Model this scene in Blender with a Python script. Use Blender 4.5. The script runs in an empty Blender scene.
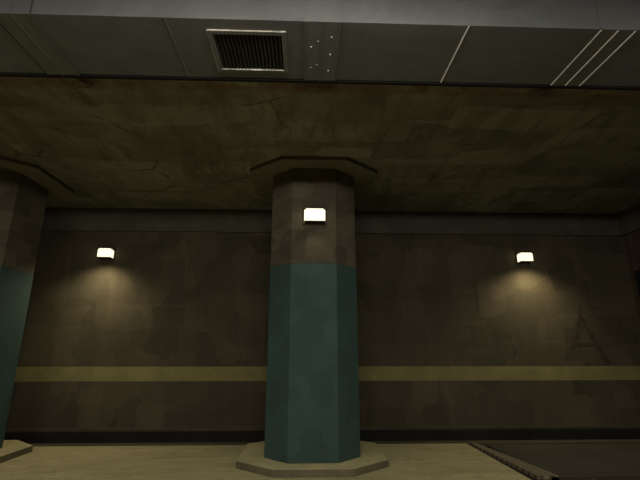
import bpy, bmesh, math, random
from mathutils import Vector, Matrix
random.seed(7)
sc = bpy.context.scene
col = sc.collection

# ------------------------------------------------------------------ helpers
def new_bm(): return bmesh.new()

def box(bm, x0, x1, y0, y1, z0, z1, bev=0.0):
    r = bmesh.ops.create_cube(bm, size=1.0)
    vs = r['verts']
    for v in vs:
        v.co = Vector(((x0+x1)/2+v.co.x*(x1-x0), (y0+y1)/2+v.co.y*(y1-y0), (z0+z1)/2+v.co.z*(z1-z0)))
    if bev > 0:
        es = list({e for v in vs for e in v.link_edges})
        bmesh.ops.bevel(bm, geom=es, offset=bev, segments=2, affect='EDGES', profile=0.6)
    return vs

def prism(bm, ring, z0, z1):
    lo = [bm.verts.new((x, y, z0)) for x, y in ring]
    hi = [bm.verts.new((x, y, z1)) for x, y in ring]
    n = len(ring)
    bm.faces.new(list(reversed(lo))); bm.faces.new(hi)
    for i in range(n):
        bm.faces.new((lo[i], lo[(i+1) % n], hi[(i+1) % n], hi[i]))

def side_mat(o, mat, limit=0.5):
    # darker vertical faces of a slab, shade put into their colour
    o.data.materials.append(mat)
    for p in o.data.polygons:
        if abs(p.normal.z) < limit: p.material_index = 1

def obj(name, bm, mat, parent=None, loc=(0, 0, 0), bevel=0.0, smooth=False):
    bmesh.ops.recalc_face_normals(bm, faces=bm.faces[:])
    me = bpy.data.meshes.new(name)
    bm.to_mesh(me); bm.free()
    me.materials.append(mat)
    if smooth:
        for p in me.polygons: p.use_smooth = True
    o = bpy.data.objects.new(name, me)
    o.location = loc
    col.objects.link(o)
    if parent: o.parent = parent
    if bevel > 0:
        m = o.modifiers.new('bevel', 'BEVEL'); m.width = bevel; m.segments = 2; m.limit_method = 'ANGLE'
    return o

def tag(o, label=None, cat=None, group=None, kind=None):
    if label: o['label'] = label
    if cat: o['category'] = cat
    if group: o['group'] = group
    if kind: o['kind'] = kind
    return o

def thing(name, label, cat, loc=(0, 0, 0), group=None):
    o = bpy.data.objects.new(name, None); o.empty_display_size = 0.2
    o.location = loc; col.objects.link(o)
    return tag(o, label, cat, group)

def struct(name, bm, mat, label=None, parent=None, bevel=0.0):
    o = obj(name, bm, mat, parent, bevel=bevel)
    return tag(o, label, None, None, 'structure')

# ---------------------------------------------------------------- materials
class NT:
    def __init__(self, name, rough=0.9, metal=0.0):
        self.m = bpy.data.materials.new(name); self.m.use_nodes = True
        self.n = self.m.node_tree.nodes; self.l = self.m.node_tree.links
        self.b = self.n['Principled BSDF']
        self.b.inputs['Roughness'].default_value = rough
        self.b.inputs['Metallic'].default_value = metal
        self.b.inputs['Specular IOR Level'].default_value = 0.25
        self.co = self.n.new('ShaderNodeTexCoord').outputs['Object']
    def mapping(self, scale=(1, 1, 1), rot=(0, 0, 0), loc=(0, 0, 0)):
        k = self.n.new('ShaderNodeMapping')
        k.inputs['Scale'].default_value = scale; k.inputs['Rotation'].default_value = rot; k.inputs['Location'].default_value = loc
        self.l.new(self.co, k.inputs['Vector']); return k.outputs['Vector']
    def noise(self, scale, detail=4, rough=0.6, vec=None, dist=0.0):
        k = self.n.new('ShaderNodeTexNoise')
        k.inputs['Scale'].default_value = scale; k.inputs['Detail'].default_value = detail
        k.inputs['Roughness'].default_value = rough; k.inputs['Distortion'].default_value = dist
        self.l.new(vec if vec is not None else self.co, k.inputs['Vector']); return k.outputs['Fac']
    def voro(self, scale, vec=None, feature='F1', out='Color', metric='CHEBYCHEV', rnd=1.0):
        k = self.n.new('ShaderNodeTexVoronoi'); k.feature = feature
        if feature == 'F1': k.distance = metric
        k.inputs['Scale'].default_value = scale; k.inputs['Randomness'].default_value = rnd
        self.l.new(vec if vec is not None else self.co, k.inputs['Vector']); return k.outputs[out]
    def remap(self, fac, a, b, c=0.0, d=1.0):
        k = self.n.new('ShaderNodeMapRange')
        for i, v in zip(('From Min', 'From Max', 'To Min', 'To Max'), (a, b, c, d)): k.inputs[i].default_value = v
        self.l.new(fac, k.inputs['Value']); return k.outputs['Result']
    def math(self, op, a, b=0.0):
        k = self.n.new('ShaderNodeMath'); k.operation = op
        for i, v in enumerate((a, b)):
            if isinstance(v, (int, float)): k.inputs[i].default_value = v
            else: self.l.new(v, k.inputs[i])
        return k.outputs[0]
    def mix(self, fac, a, b, mode='MIX'):
        k = self.n.new('ShaderNodeMix'); k.data_type = 'RGBA'; k.blend_type = mode
        for i, v in ((0, fac), (6, a), (7, b)):
            if isinstance(v, (int, float)): k.inputs[i].default_value = v
            elif isinstance(v, tuple): k.inputs[i].default_value = (*v, 1) if len(v) == 3 else v
            else: self.l.new(v, k.inputs[i])
        return k.outputs[2]
    def sep(self):
        k = self.n.new('ShaderNodeSeparateXYZ'); self.l.new(self.co, k.inputs[0]); return k.outputs
    def color(self, c):
        if isinstance(c, tuple): self.b.inputs['Base Color'].default_value = (*c, 1)
        else: self.l.new(c, self.b.inputs['Base Color'])
    def bump(self, h, strength=0.2, dist=0.02):
        k = self.n.new('ShaderNodeBump'); k.inputs['Strength'].default_value = strength; k.inputs['Distance'].default_value = dist
        self.l.new(h, k.inputs['Height']); self.l.new(k.outputs['Normal'], self.b.inputs['Normal'])

def sc3(c, s): return tuple(x*s for x in c)

def concrete(name, base, var=0.35, grain=9.0, cracks=True, boards=None, rough=0.92, stretch=(1, 1, 1), patch=0.25):
    t = NT(name, rough)
    v = t.mapping(stretch)
    big = t.noise(0.9, 5, 0.65, v, 0.6)
    fine = t.noise(grain, 6, 0.7, v)
    c = t.mix(t.remap(big, 0.3, 0.7), sc3(base, 1-var), sc3(base, 1+var*0.8))
    c = t.mix(t.remap(fine, 0.35, 0.7, 0.0, 0.5), c, sc3(base, 0.55))
    h = fine
    if boards:
        w = t.mapping(boards, rot=(0, 0, 0.0))
        bl = t.voro(1.0, w, rnd=0.7)
        s = t.n.new('ShaderNodeSeparateColor'); t.l.new(bl, s.inputs[0])
        c = t.mix(patch, c, t.mix(s.outputs[0], sc3(base, 0.3), sc3(base, 1.8)))
    if cracks:
        q = t.n.new('ShaderNodeTexNoise'); q.inputs['Scale'].default_value = 1.6; q.inputs['Detail'].default_value = 5
        t.l.new(t.co, q.inputs['Vector'])
        wv = t.n.new('ShaderNodeMix'); wv.data_type = 'VECTOR'
        wv.inputs[0].default_value = 0.28
        t.l.new(v, wv.inputs[4]); t.l.new(q.outputs['Color'], wv.inputs[5])
        e = t.voro(0.9, wv.outputs[1], 'DISTANCE_TO_EDGE', 'Distance')
        line = t.remap(e, 0.004, 0.016, 1.0, 0.0)
        gate = t.remap(t.noise(0.9, 2, 0.5), 0.54, 0.64)
        c = t.mix(t.math('MULTIPLY', t.math('MULTIPLY', line, gate), 0.7), c, sc3(base, 0.25))
    t.color(c); t.bump(h, 0.25, 0.02)
    return t, c

# floor : worn sandy concrete with diagonal scuffs
F = NT('sandy_concrete', 0.9)
fv = F.mapping((0.5, 1.7, 1), rot=(0, 0, 0.55))
f1 = F.noise(1.5, 6, 0.65, fv, 0.8); f2 = F.noise(14, 5, 0.7)
FB = (0.44, 0.385, 0.195)
fc = F.mix(F.remap(f1, 0.3, 0.7), sc3(FB, 0.72), sc3(FB, 1.15))
fc = F.mix(F.remap(f2, 0.4, 0.75, 0, 0.4), fc, sc3(FB, 0.5))
fvein = F.noise(1.3, 5, 0.55, fv, 1.4)
fl = F.remap(F.math('ABSOLUTE', F.math('SUBTRACT', fvein, 0.5)), 0.0, 0.018, 0.45, 0.0)
fc = F.mix(fl, fc, sc3(FB, 0.4))
F.color(fc); F.bump(f2, 0.2)
M_floor = F.m

# ceiling : board-marked olive concrete with rust along the edge behind the duct
C, cc = concrete('ceiling_concrete', (0.262, 0.256, 0.206), 0.5, 8, True, (0.55, 2.0, 1.0), patch=0.3)
xyz = C.sep()
sk = C.noise(2.2, 6, 0.65, C.mapping((1.6, 0.45, 1), rot=(0, 0, -0.5)), 0.5)
cc = C.mix(C.remap(sk, 0.48, 0.72, 0, 0.75), cc, (0.10, 0.09, 0.062))
pl = C.math('PINGPONG', C.math('ADD', xyz[1], C.math('MULTIPLY', C.noise(0.8, 2), 0.08)), 0.42)
pg = C.math('MULTIPLY', C.remap(pl, 0.0, 0.012, 0.55, 0.0), C.remap(C.noise(1.1, 3), 0.42, 0.6))
cc = C.mix(pg, cc, (0.09, 0.085, 0.06))
band = C.math('MULTIPLY', C.remap(xyz[1], 4.3, 4.42, 0, 1), C.remap(xyz[1], 4.5, 4.62, 1, 0))
rn = C.noise(6, 4, 0.7)
cc = C.mix(C.math('MULTIPLY', band, C.remap(rn, 0.35, 0.65, 0.15, 0.7)), cc, (0.15, 0.055, 0.03))
for sx in (-2.7, 0.13, 2.98):
    dx = C.remap(C.math('ABSOLUTE', C.math('SUBTRACT', xyz[0], sx)), 0.03, 0.28, 1, 0)
    dy = C.remap(C.math('ABSOLUTE', C.math('SUBTRACT', xyz[1], 4.40)), 0.03, 0.22, 1, 0)
    cc = C.mix(C.math('MULTIPLY', C.math('MULTIPLY', dx, dy), C.remap(rn, 0.3, 0.55, 0.3, 1)), cc, (0.05, 0.012, 0.008))
C.color(cc)
M_ceil = C.m
M_beam = concrete('beam_concrete', (0.10, 0.092, 0.065), 0.35, 7, False, (0.8, 1, 4), patch=0.12)[0].m
M_conc = concrete('column_concrete', (0.098, 0.085, 0.055), 0.5, 7, True, (2.2, 2.2, 3.5), patch=0.3)[0].m
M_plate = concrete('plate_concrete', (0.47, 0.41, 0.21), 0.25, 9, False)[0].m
M_rim = concrete('shaded_rim', (0.17, 0.145, 0.085), 0.4, 12, False)[0].m  # shade on the base plate sides, put into the colour
M_caprim = concrete('shaded_cap_rim', (0.11, 0.10, 0.065), 0.3, 12, False)[0].m  # cap plate sides painted dark as shade
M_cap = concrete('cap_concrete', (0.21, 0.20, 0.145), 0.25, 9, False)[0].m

# back wall : patchy brown render with a painted yellow stripe
W = NT('wall_render', 0.95)
WB = (0.080, 0.069, 0.042)
p1 = W.voro(1.0, W.mapping((1.9, 1, 1.3)), rnd=0.9); p2 = W.voro(1.0, W.mapping((0.9, 1, 1.9), loc=(3.1, 0, 1.7)), rnd=0.9)
def first(t, cn, i=0):
    s = t.n.new('ShaderNodeSeparateColor'); t.l.new(cn, s.inputs[0]); return s.outputs[i]
wc = W.mix(first(W, p1), (WB[0]*0.5, WB[1]*0.52, WB[2]*0.5), (WB[0]*1.5, WB[1]*1.33, WB[2]*1.25))
wc = W.mix(0.45, wc, W.mix(first(W, p2, 1), sc3(WB, 0.6), sc3(WB, 1.35)))
wst = W.noise(1.2, 5, 0.6, W.mapping((2.5, 1, 0.5)))
wc = W.mix(W.remap(wst, 0.35, 0.7, 0, 0.45), wc, sc3(WB, 0.55))
wc = W.mix(W.remap(W.noise(22, 4, 0.7), 0.4, 0.7, 0, 0.3), wc, sc3(WB, 1.4))
wz = W.sep()[2]
stripe = W.math('MULTIPLY', W.math('GREATER_THAN', wz, 1.08), W.math('LESS_THAN', wz, 1.365))
yc = W.mix(W.remap(W.noise(2.5, 5, 0.7), 0.35, 0.7), (0.265, 0.235, 0.085), (0.185, 0.16, 0.07))
wc = W.mix(W.math('MULTIPLY', stripe, 0.9), wc, yc)
W.color(wc); W.bump(W.noise(18, 5), 0.15)
M_wall = W.m

M_side = concrete('side_wall_render', (0.095, 0.07, 0.042), 0.35, 6, False, (1.5, 3.0, 0.6), patch=0.2)[0].m
M_road = concrete('dark_asphalt', (0.062, 0.053, 0.036), 0.25, 20, False, (0.8, 1.2, 1), patch=0.12)[0].m
M_kerb = concrete('brown_kerb_concrete', (0.085, 0.07, 0.04), 0.25, 10, False)[0].m
M_black = concrete('recess_black', (0.016, 0.014, 0.011), 0.4, 10, False)[0].m  # near-black tone shared by gully, joint and gutter
M_skirt = concrete('black_skirting_paint', (0.02, 0.018, 0.014), 0.4, 10, False)[0].m

# hatched kerb strip
K = NT('hatched_strip', 0.9)
kw = K.n.new('ShaderNodeTexWave'); kw.wave_type = 'BANDS'; kw.bands_direction = 'DIAGONAL'
kw.inputs['Scale'].default_value = 4.2; kw.inputs['Distortion'].default_value = 1.5
K.l.new(K.mapping((1, 1, 0)), kw.inputs['Vector'])
kc = K.mix(kw.outputs['Fac'], (0.085, 0.07, 0.04), (0.27, 0.23, 0.135))
kc = K.mix(K.remap(K.noise(9, 5), 0.4, 0.7, 0, 0.6), kc, (0.13, 0.10, 0.06))
K.color(kc); M_hatch = K.m

# teal paint
G = NT('teal_paint', 0.75)
gv = G.voro(1.0, G.mapping((3, 3, 2.2)), rnd=0.9)
GB = (0.041, 0.080, 0.068)
gc = G.mix(first(G, gv), sc3(GB, 0.86), sc3(GB, 1.1))
gc = G.mix(G.remap(G.noise(1.6, 5, 0.6, G.mapping((1, 1, 0.5))), 0.4, 0.7, 0, 0.4), gc, sc3(GB, 0.65))
gc = G.mix(G.remap(G.noise(7, 5, 0.7), 0.6, 0.72, 0, 0.5), gc, (0.06, 0.065, 0.045))
G.color(gc); G.bump(G.noise(20), 0.1); M_teal = G.m

# galvanised duct
D = NT('galvanised_sheet', 0.75, 0.0)
DB = (0.124, 0.127, 0.123)
dv = D.noise(1.6, 6, 0.65, D.mapping((1, 1.4, 2)), 0.8)
dc = D.mix(D.remap(dv, 0.3, 0.7), sc3(DB, 0.78), sc3(DB, 1.18))
dc = D.mix(D.remap(D.noise(18, 4), 0.5, 0.8, 0, 0.3), dc, sc3(DB, 0.6))
D.color(dc); M_duct = D.m
def plain(name, c, rough=0.7, metal=0.0, var=0.3):
    t = NT(name, rough, metal)
    t.color(t.mix(t.remap(t.noise(9, 4), 0.35, 0.7), sc3(c, 1-var), sc3(c, 1+var))); return t.m
M_flange = plain('grey_flange', (0.126, 0.128, 0.123), var=0.06)
M_seam = plain('glint_metal', (0.95, 0.93, 0.86), 0.45, 0, 0.05)  # catch of light on the right-hand seams, painted as pale colour
M_highlight = plain('highlight_metal', (0.42, 0.40, 0.34), 0.5, 0, 0.6)  # bright highlights of grille edges and flange dots, put into the colour
M_dseam = plain('dark_sealant', (0.035, 0.03, 0.022))
M_strip = plain('black_steel', (0.008, 0.007, 0.005), 0.9)
M_slat = plain('dark_louvre', (0.035, 0.034, 0.028), 0.7)
M_inside = plain('duct_inside_black', (0.006, 0.006, 0.005), 0.95)
M_house = plain('dark_bronze_housing', (0.05, 0.03, 0.018), 0.6)
M_paint = plain('dark_red_graffiti', (0.058, 0.042, 0.028), 0.9)
M_door = plain('dark_door_steel', (0.018, 0.018, 0.017), 0.6)
M_white = plain('white_enamel', (0.6, 0.6, 0.58), 0.5)

def emitter(name, c, s):
    m = bpy.data.materials.new(name); m.use_nodes = True
    b = m.node_tree.nodes['Principled BSDF']
    b.inputs['Base Color'].default_value = (0.8, 0.78, 0.68, 1)
    b.inputs['Emission Color'].default_value = (*c, 1); b.inputs['Emission Strength'].default_value = s
    tc = m.node_tree.nodes.new('ShaderNodeTexCoord'); nz = m.node_tree.nodes.new('ShaderNodeTexNoise')
    nz.inputs['Scale'].default_value = 25
    mr = m.node_tree.nodes.new('ShaderNodeMapRange')
    mr.inputs['To Min'].default_value = s*0.85; mr.inputs['To Max'].default_value = s*1.15
    m.node_tree.links.new(tc.outputs['Object'], nz.inputs['Vector'])
    m.node_tree.links.new(nz.outputs['Fac'], mr.inputs['Value'])
    m.node_tree.links.new(mr.outputs['Result'], b.inputs['Emission Strength'])
    return m
M_lens = emitter('glowing_lens', (1.0, 0.93, 0.66), 1.25)
M_tube = emitter('glowing_tube', (1.0, 0.97, 0.90), 1.2)

# ------------------------------------------------------------------ setting
XL, XR, YB, YW, ZC = -12.0, 7.38, -4.0, 9.1, 4.79
bm = new_bm()
box(bm, XL, 3.04, YB, 8.44, -0.3, 0)
struct('floor', bm, M_floor, 'sandy concrete platform floor')
bm = new_bm(); box(bm, 3.42, XR, 6.30, 8.44, -0.3, -0.02)
struct('trim_1', bm, M_road, 'dark asphalt floor area to the right of the platform edge')
bm = new_bm(); box(bm, 3.04, XR, YB, 6.05, -0.3, -0.06); box(bm, 3.04, XR, 6.05, 6.30, -0.3, -0.10)
struct('trim_2', bm, M_black, 'black gully at the near end of the asphalt')
bm = new_bm()
ring = [(3.13, 8.44), (3.25, 8.44), (3.52, 6.30), (3.22, 6.30)]
prism(bm, ring, -0.28, 0.0)
struct('trim_3', bm, M_hatch, 'hatched kerb strip along the platform edge')
bm = new_bm(); box(bm, 3.04, 3.42, 6.30, 8.44, -0.3, -0.05)
struct('trim_4', bm, M_black, 'dark joint under the hatched kerb')
bm = new_bm(); box(bm, XL, XR, 8.44, 8.71, -0.3, 0.0)
struct('trim_5', bm, M_kerb, 'brown concrete kerb in front of the wall gutter')
bm = new_bm(); box(bm, XL, XR, 8.71, 9.1, -0.3, -0.10)
struct('trim_6', bm, M_black, 'black gutter at the foot of the back wall')
bm = new_bm(); box(bm, XL, XR, YB, 9.4, ZC, ZC+0.3)
struct('ceiling', bm, M_ceil, 'board marked concrete ceiling')
bm = new_bm(); box(bm, XL-0.3, XR+0.3, YW, YW+0.3, -0.3, ZC)
wall_back = struct('wall_back', bm, M_wall, 'brown wall with a yellow painted stripe')
bm = new_bm(); box(bm, XL, XR, YW-0.05, YW, -0.10, 0.135, 0.006)
struct('baseboard_back', bm, M_skirt, 'black skirting along the back wall')
bm = new_bm(); box(bm, XL, XR, YW-0.035, YW, 0.137, 0.20, 0.01)
struct('trim_7', bm, M_kerb, 'brown lip above the black skirting')
bm = new_bm(); box(bm, XL, XR, YW-0.06, YW, 4.26, ZC)
struct('trim_8', bm, M_beam, 'concrete band where the back wall meets the ceiling')
# right wall with a dark doorway
bm = new_bm()
box(bm, XR, XR+0.3, YB, 7.75, -0.3, ZC); box(bm, XR, XR+0.3, 8.98, YW, -0.3, ZC); box(bm, XR, XR+0.3, 7.75, 8.98, 3.42, ZC)
struct('wall_right', bm, M_side, 'brown right wall')
door = new_bm(); box(door, XR+0.12, XR+0.18, 7.83, 8.90, -0.02, 3.34)
for z0, z1 in ((0.3, 1.5), (1.7, 3.1)): box(door, XR+0.105, XR+0.12, 7.98, 8.75, z0, z1, 0.005)
d1 = struct('door_1', door, M_door, 'dark steel door in the right wall')
bm = new_bm(); box(bm, XR+0.0, XR+0.22, 7.75, 7.83, -0.02, 3.42); box(bm, XR+0.0, XR+0.22, 8.90, 8.98, -0.02, 3.42); box(bm, XR, XR+0.22, 7.83, 8.90, 3.34, 3.42)
obj('door_frame', bm, M_door, d1)
bm = new_bm(); box(bm, XR-0.10, XR-0.0, YB, YW-0.06, 4.26, ZC)
struct('trim_9', bm, M_beam, 'concrete band along the top of the right wall')
bm = new_bm(); box(bm, XL-0.3, XL, YB, YW, -0.3, ZC)
struct('wall_left', bm, M_side, 'brown left wall')

# graffiti letter on the back wall, thin brushed strokes
def stroke(bm, a, b, w0, w1, y0, y1):
    a = Vector(a); b = Vector(b); d = (b-a).normalized(); n = Vector((-d.y, d.x)); N = 6
    front = []
    pts = []
    for i in range(N+1):
        t = i/N; c = a.lerp(b, t) + n*random.uniform(-0.012, 0.012); w = (w0+(w1-w0)*t)/2
        pts.append((c+n*w, c-n*w))
    poly = [p[0] for p in pts]+[p[1] for p in reversed(pts)]
    f = [bm.verts.new((p.x, y0, p.y)) for p in poly]; k = [bm.verts.new((p.x, y1, p.y)) for p in poly]
    bm.faces.new(f); bm.faces.new(list(reversed(k)))
    for i in range(len(poly)):
        j = (i+1) % len(poly); bm.faces.new((f[i], k[i], k[j], f[j]))
bm = new_bm()
stroke(bm, (6.06, 2.42), (5.77, 1.72), 0.06, 0.11, YW-0.004, YW)
stroke(bm, (6.06, 2.42), (6.50, 1.40), 0.09, 0.13, YW-0.0046, YW)
stroke(bm, (5.74, 1.80), (6.30, 1.82), 0.08, 0.06, YW-0.0052, YW)
stroke(bm, (6.05, 2.40), (6.07, 2.68), 0.05, 0.03, YW-0.0058, YW)
g = obj('graffiti', bm, M_paint, wall_back)
g['label'] = 'faded dark red letter A painted on the wall'

# ------------------------------------------------------------------ columns
def octa(hx, hy, fx, fy):
    return [(-fx, -hy), (fx, -hy), (hx, -fy), (hx, fy), (fx, hy), (-fx, hy), (-hx, fy), (-hx, -fy)]

def make_column():
    root = thing('concrete_column', '', 'column')
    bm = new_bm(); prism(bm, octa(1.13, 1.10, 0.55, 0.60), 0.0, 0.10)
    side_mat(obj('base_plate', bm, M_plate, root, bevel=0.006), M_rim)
    bm = new_bm(); prism(bm, octa(0.735, 0.79, 0.37, 0.42), 0.10, 3.04)
    obj('painted_shaft', bm, M_teal, root, bevel=0.008)['label'] = 'teal painted lower shaft'
    bm = new_bm(); prism(bm, octa(0.73, 0.785, 0.367, 0.417), 3.04, 4.72)
    obj('concrete_shaft', bm, M_conc, root, bevel=0.008)['label'] = 'bare concrete upper shaft'
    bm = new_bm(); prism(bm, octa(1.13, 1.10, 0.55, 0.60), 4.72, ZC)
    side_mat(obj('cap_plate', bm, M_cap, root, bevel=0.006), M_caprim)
    return root
def copy_tree(o, parent=None):
    c = o.copy(); col.objects.link(c)
    if parent: c.parent = parent
    for ch in list(o.children): copy_tree(ch, c)
    return c
c1 = make_column(); c1.location = (0.13, 7.42, 0)
tag(c1, 'octagonal concrete column, teal below, with a lit lamp on its front', 'column', 'octagonal platform columns')
c2 = copy_tree(c1); c2.location = (-5.79, 7.42, 0)
tag(c2, 'teal and concrete octagonal column cut off by the left edge of the photo', 'column', 'octagonal platform columns')

# -------------------------------------------------------------------- lamps
# origin at the back centre of the lamp where it touches the wall; lens hangs under a small hood
def make_lamp():
    root = thing('wall_lamp', '', 'lamp')
    bm = new_bm(); box(bm, -0.20, 0.20, -0.03, 0.0, -0.15, 0.15, 0.008)
    obj('back_plate', bm, M_house, root)
    bm = new_bm()
    ring = [(-0.15, 0.097), (0.15, 0.097), (0.19, 0.108), (0.19, 0.135), (-0.19, 0.135), (-0.19, 0.108)]
    f = [bm.verts.new((x, -0.20, z)) for x, z in ring]; k = [bm.verts.new((x, -0.02, z)) for x, z in ring]
    bm.faces.new(f); bm.faces.new(list(reversed(k)))
    for i in range(6): bm.faces.new((f[i], k[i], k[(i+1) % 6], f[(i+1) % 6]))
    obj('hood', bm, M_house, root, bevel=0.006)
    bm = new_bm()
    ring = [(-0.172, -0.117), (0.172, -0.117), (0.172, 0.065), (0.135, 0.095), (-0.135, 0.095), (-0.172, 0.065)]
    f = [bm.verts.new((x, -0.19, z)) for x, z in ring]; k = [bm.verts.new((x, -0.02, z)) for x, z in ring]
    bm.faces.new(f); bm.faces.new(list(reversed(k)))
    for i in range(6): bm.faces.new((f[i], k[i], k[(i+1) % 6], f[(i+1) % 6]))
    obj('lens', bm, M_lens, root, bevel=0.012)
    bm = new_bm(); box(bm, -0.17, 0.17, -0.195, -0.02, -0.128, -0.118, 0.003)
    obj('base_rim', bm, M_house, root)
    return root
def lamp_light(root, energy, yoff=-0.24, z=-0.13, size=2.1, tilt=0.0, blend=1.0):
    L = bpy.data.lights.new('lamp_light', 'SPOT'); L.energy = energy; L.color = (1.0, 0.86, 0.58)
    L.spot_size = size; L.spot_blend = blend; L.shadow_soft_size = 0.06
    o = bpy.data.objects.new('lamp_light', L); col.objects.link(o); o.parent = root
    o.location = (0, yoff, z); o.rotation_euler = (tilt, 0, 0)
    return o
l1 = make_lamp()
l2 = copy_tree(l1); l3 = copy_tree(l1)
l1.location = (0.14, 6.65, 3.83)
l2.location = (-4.36, YW, 3.74); l3.location = (4.93, YW, 3.72)
l2.rotation_euler.z = 0.06
for l in (l2, l3): l.scale = (0.82, 1.0, 0.9)
tag(l1, 'lit box lamp on the front of the central column', 'lamp', 'lit box lamps')
tag(l2, 'lit box lamp on the back wall between the two columns', 'lamp', 'lit box lamps')
tag(l3, 'lit box lamp on the back wall to the right of the central column', 'lamp', 'lit box lamps')
lamp_light(l1, 6, size=1.9)
lamp_light(l2, 115, yoff=-0.52, z=-0.10, tilt=0.0, size=2.55)
lamp_light(l3, 115, yoff=-0.52, z=-0.10, tilt=0.0, size=2.55)

# --------------------------------------------------------- ventilation duct
Y0, Y1, Z0, Z1 = 2.77, 3.50, 4.20, 4.70
duct = thing('ventilation_duct', 'long grey sheet metal duct with a louvred vent in its underside under the ceiling', 'duct', (0, 0, 0))
joints = [-2.24, 0.12, 2.56]
P = 2.38
js = [-9.6, -7.17, -4.75, -2.33, 0.12, 2.555, 4.95]
gx0, gx1, gy0, gy1 = -0.83, -0.18, 2.885, 3.40
edges = [XL+0.05]+js+[XR-0.12]
for xa, xb in zip(edges, edges[1:]):
    if xb <= xa: continue
    bm = new_bm()
    box(bm, xa, xb, Y0, Y0+0.01, Z0, Z1); box(bm, xa, xb, Y1-0.01, Y1, Z0, Z1); box(bm, xa, xb, Y0+0.01, Y1-0.01, Z1-0.01, Z1)
    if xa < gx0 and xb > gx1:
        a, b, c, d = gx0+0.04, gx1-0.04, gy0+0.035, gy1-0.03
        box(bm, xa, a, Y0+0.01, Y1-0.01, Z0, Z0+0.01); box(bm, b, xb, Y0+0.01, Y1-0.01, Z0, Z0+0.01)
        box(bm, a, b, Y0+0.01, c, Z0, Z0+0.01); box(bm, a, b, d, Y1-0.01, Z0, Z0+0.01)
    else:
        box(bm, xa, xb, Y0+0.01, Y1-0.01, Z0, Z0+0.01)
    obj('duct_section', bm, M_duct, duct)

def under_band(bm, x, w, t):
    box(bm, x-w/2, x+w/2, Y0+0.004, Y1, Z0-t, Z0)

def ring_band(bm, x, w, t):
    # raised collar round the duct section
    box(bm, x-w/2, x+w/2, Y0-t, Y0, Z0-t, Z1+t); box(bm, x-w/2, x+w/2, Y1, Y1+t, Z0-t, Z1+t)
    box(bm, x-w/2, x+w/2, Y0, Y1, Z0-t, Z0); box(bm, x-w/2, x+w/2, Y0, Y1, Z1, Z1+t)
for x in js:
    if x > XR-0.3: continue
    bm = new_bm(); ring_band(bm, x, 0.30, 0.006)
    fl = obj('flange', bm, M_flange, duct)
    bright = x > 1.5
    for off in (-0.145, 0.0, 0.145):
        bm = new_bm(); (under_band if bright else ring_band)(bm, x+off, 0.010, 0.011)
        r = obj('seam', bm, M_seam if bright else (M_dseam if (x < -1 and off < -0.1) else M_flange), fl)
        if bright: r['label'] = 'duct seam with a painted catch of light'
    xm = x+P/2
    if xm < XR-0.3:
        bm = new_bm(); (under_band if xm > 0.5 else ring_band)(bm, xm, 0.009, 0.006)
        obj('seam', bm, M_seam if xm > 0.5 else M_flange, duct)
fc0 = [o for o in duct.children if o.name.startswith('flange')][4]
for rx, ry in ((0.09, 2.98), (0.20, 2.93), (0.085, 3.28), (0.20, 3.14), (0.195, 3.36), (0.03, 3.05), (0.03, 3.32)):
    bm = new_bm(); bmesh.ops.create_uvsphere(bm, u_segments=8, v_segments=6, radius=0.007, matrix=Matrix.Translation((rx, ry, Z0-0.007)))
    obj('rivet', bm, M_highlight, fc0, smooth=True)
# dark edge strip along the far lower edge
bm = new_bm(); box(bm, XL+0.05, XR-0.12, Y1+0.012, Y1+0.05, Z0-0.012, Z0+0.05)
obj('edge_strip', bm, M_strip, duct)
# hangers up to the ceiling
for x in js:
    if x > XR-0.3: continue
    for hy in (Y0+0.2, Y1-0.24):
        bm = new_bm(); box(bm, x-0.02, x+0.02, hy, hy+0.04, Z1-0.005, ZC)
        obj('hanger', bm, M_strip, duct)
# vent grille
bm = new_bm()
t0, t1 = Z0-0.014, Z0
box(bm, gx0, gx1, gy0, gy0+0.035, t0, t1); box(bm, gx0, gx1, gy1-0.03, gy1, t0, t1)
box(bm, gx0, gx0+0.04, gy0+0.035, gy1-0.03, t0, t1); box(bm, gx1-0.04, gx1, gy0+0.035, gy1-0.03, t0, t1)
gr = obj('vent_grille', bm, M_flange, duct)
bm = new_bm()
box(bm, gx0+0.002, gx1-0.002, gy0-0.004, gy0, t0, t1+0.0); box(bm, gx0+0.02, gx1-0.04, gy1-0.034, gy1-0.030, t0-0.002, t1)
box(bm, gx0-0.003, gx0, gy0, gy1, t0, t1)
e = obj('grille_edge', bm, M_highlight, gr); e['label'] = 'grille edge with a painted highlight'
bm = new_bm()
a, b = gx0+0.04, gx1-0.04
N = 17
for i in range(N):
    x = a+(b-a)*(i+0.5)/N
    vs = box(bm, x-0.007, x+0.007, gy0+0.03, gy1-0.025, Z0-0.004, Z0+0.028)
    bmesh.ops.rotate(bm, verts=vs, cent=(x, 3.1, Z0+0.012), matrix=Matrix.Rotation(0.35, 3, 'Y'))
obj('louvre', bm, M_slat, gr)
bm = new_bm(); box(bm, a-0.02, b+0.02, gy0+0.02, gy1-0.015, Z0+0.06, Z0+0.07)
obj('dark_backing', bm, M_inside, gr)  # black sheet stands in for the shade inside the duct

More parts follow.
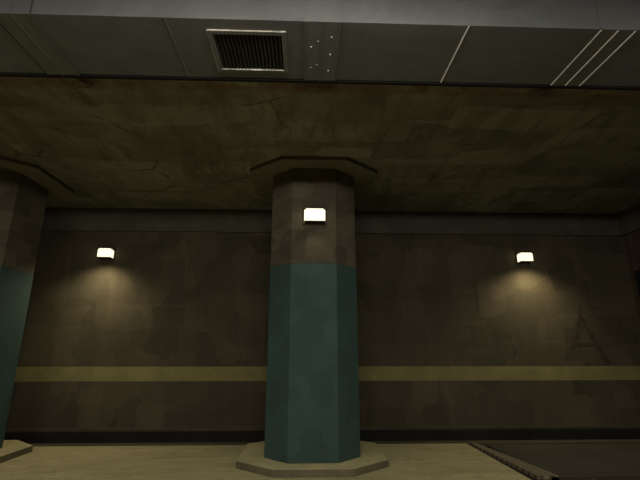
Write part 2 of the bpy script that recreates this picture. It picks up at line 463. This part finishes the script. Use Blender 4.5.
# --------------------------------- added fill lamps, out of view in front of the duct
def make_fill_lamp():
    root = thing('added_fill_lamp', 'added unseen fill lamp hanging in front of the duct', 'lamp', group='added fill lamps')
    bm = new_bm(); box(bm, -1.2, 1.2, -0.14, 0.14, 0.04, 0.10, 0.01)
    obj('housing', bm, M_white, root)
    for x in (-0.9, 0.9):
        bm = new_bm(); box(bm, x-0.01, x+0.01, -0.01, 0.01, 0.10, ZC-4.03)
        obj('hanger', bm, M_strip, root)
    for y in (-0.07, 0.07):
        bm = new_bm()
        bmesh.ops.create_cone(bm, cap_ends=True, segments=12, radius1=0.018, radius2=0.018, depth=2.3, matrix=Matrix.Translation((0, y, 0.01)) @ Matrix.Rotation(math.pi/2, 4, 'Y'))
        obj('tube', bm, M_tube, root, smooth=False)
    return root
FL_E, FL_T = 50.0, 0.58
fl = make_fill_lamp()
spots = [-9.4, -4.7, 0.0, 4.7]
power = [0.7, 0.75, 2.3, 0.75]
for i, x in enumerate(spots):
    o = fl if i == 0 else copy_tree(fl)
    o.location = (x, 1.05, 4.03)
    L = bpy.data.lights.new('added_fill_light', 'AREA'); L.shape = 'RECTANGLE'; L.size = 2.3; L.size_y = 0.25
    L.energy = FL_E*power[i]; L.color = (1.0, 0.95, 0.86)
    a = bpy.data.objects.new('added_fill_light', L); col.objects.link(a); a.parent = o
    a.location = (0, 0, -0.03); a.rotation_euler = (FL_T, 0, 0)

# -------------------------------------------------------------------- world
w = bpy.data.worlds.new('World'); sc.world = w; w.use_nodes = True
w.node_tree.nodes['Background'].inputs[0].default_value = (0.8, 0.9, 1.0, 1)
w.node_tree.nodes['Background'].inputs[1].default_value = 0.02

# ------------------------------------------------------------------- camera
cam = bpy.data.cameras.new('Camera'); co = bpy.data.objects.new('Camera', cam); col.objects.link(co)
cam.sensor_fit = 'HORIZONTAL'; cam.sensor_width = 36; cam.lens = 417/640*36
co.location = (0, 0, 1.63); co.rotation_euler = (math.radians(90+15.2), 0, math.radians(-2.0))
cam.clip_start = 0.05
sc.camera = co
sc.view_settings.view_transform = 'Standard'; sc.view_settings.look = 'None'
sc.view_settings.exposure = 0.0; sc.view_settings.gamma = 1.0; sc.view_settings.use_curve_mapping = False
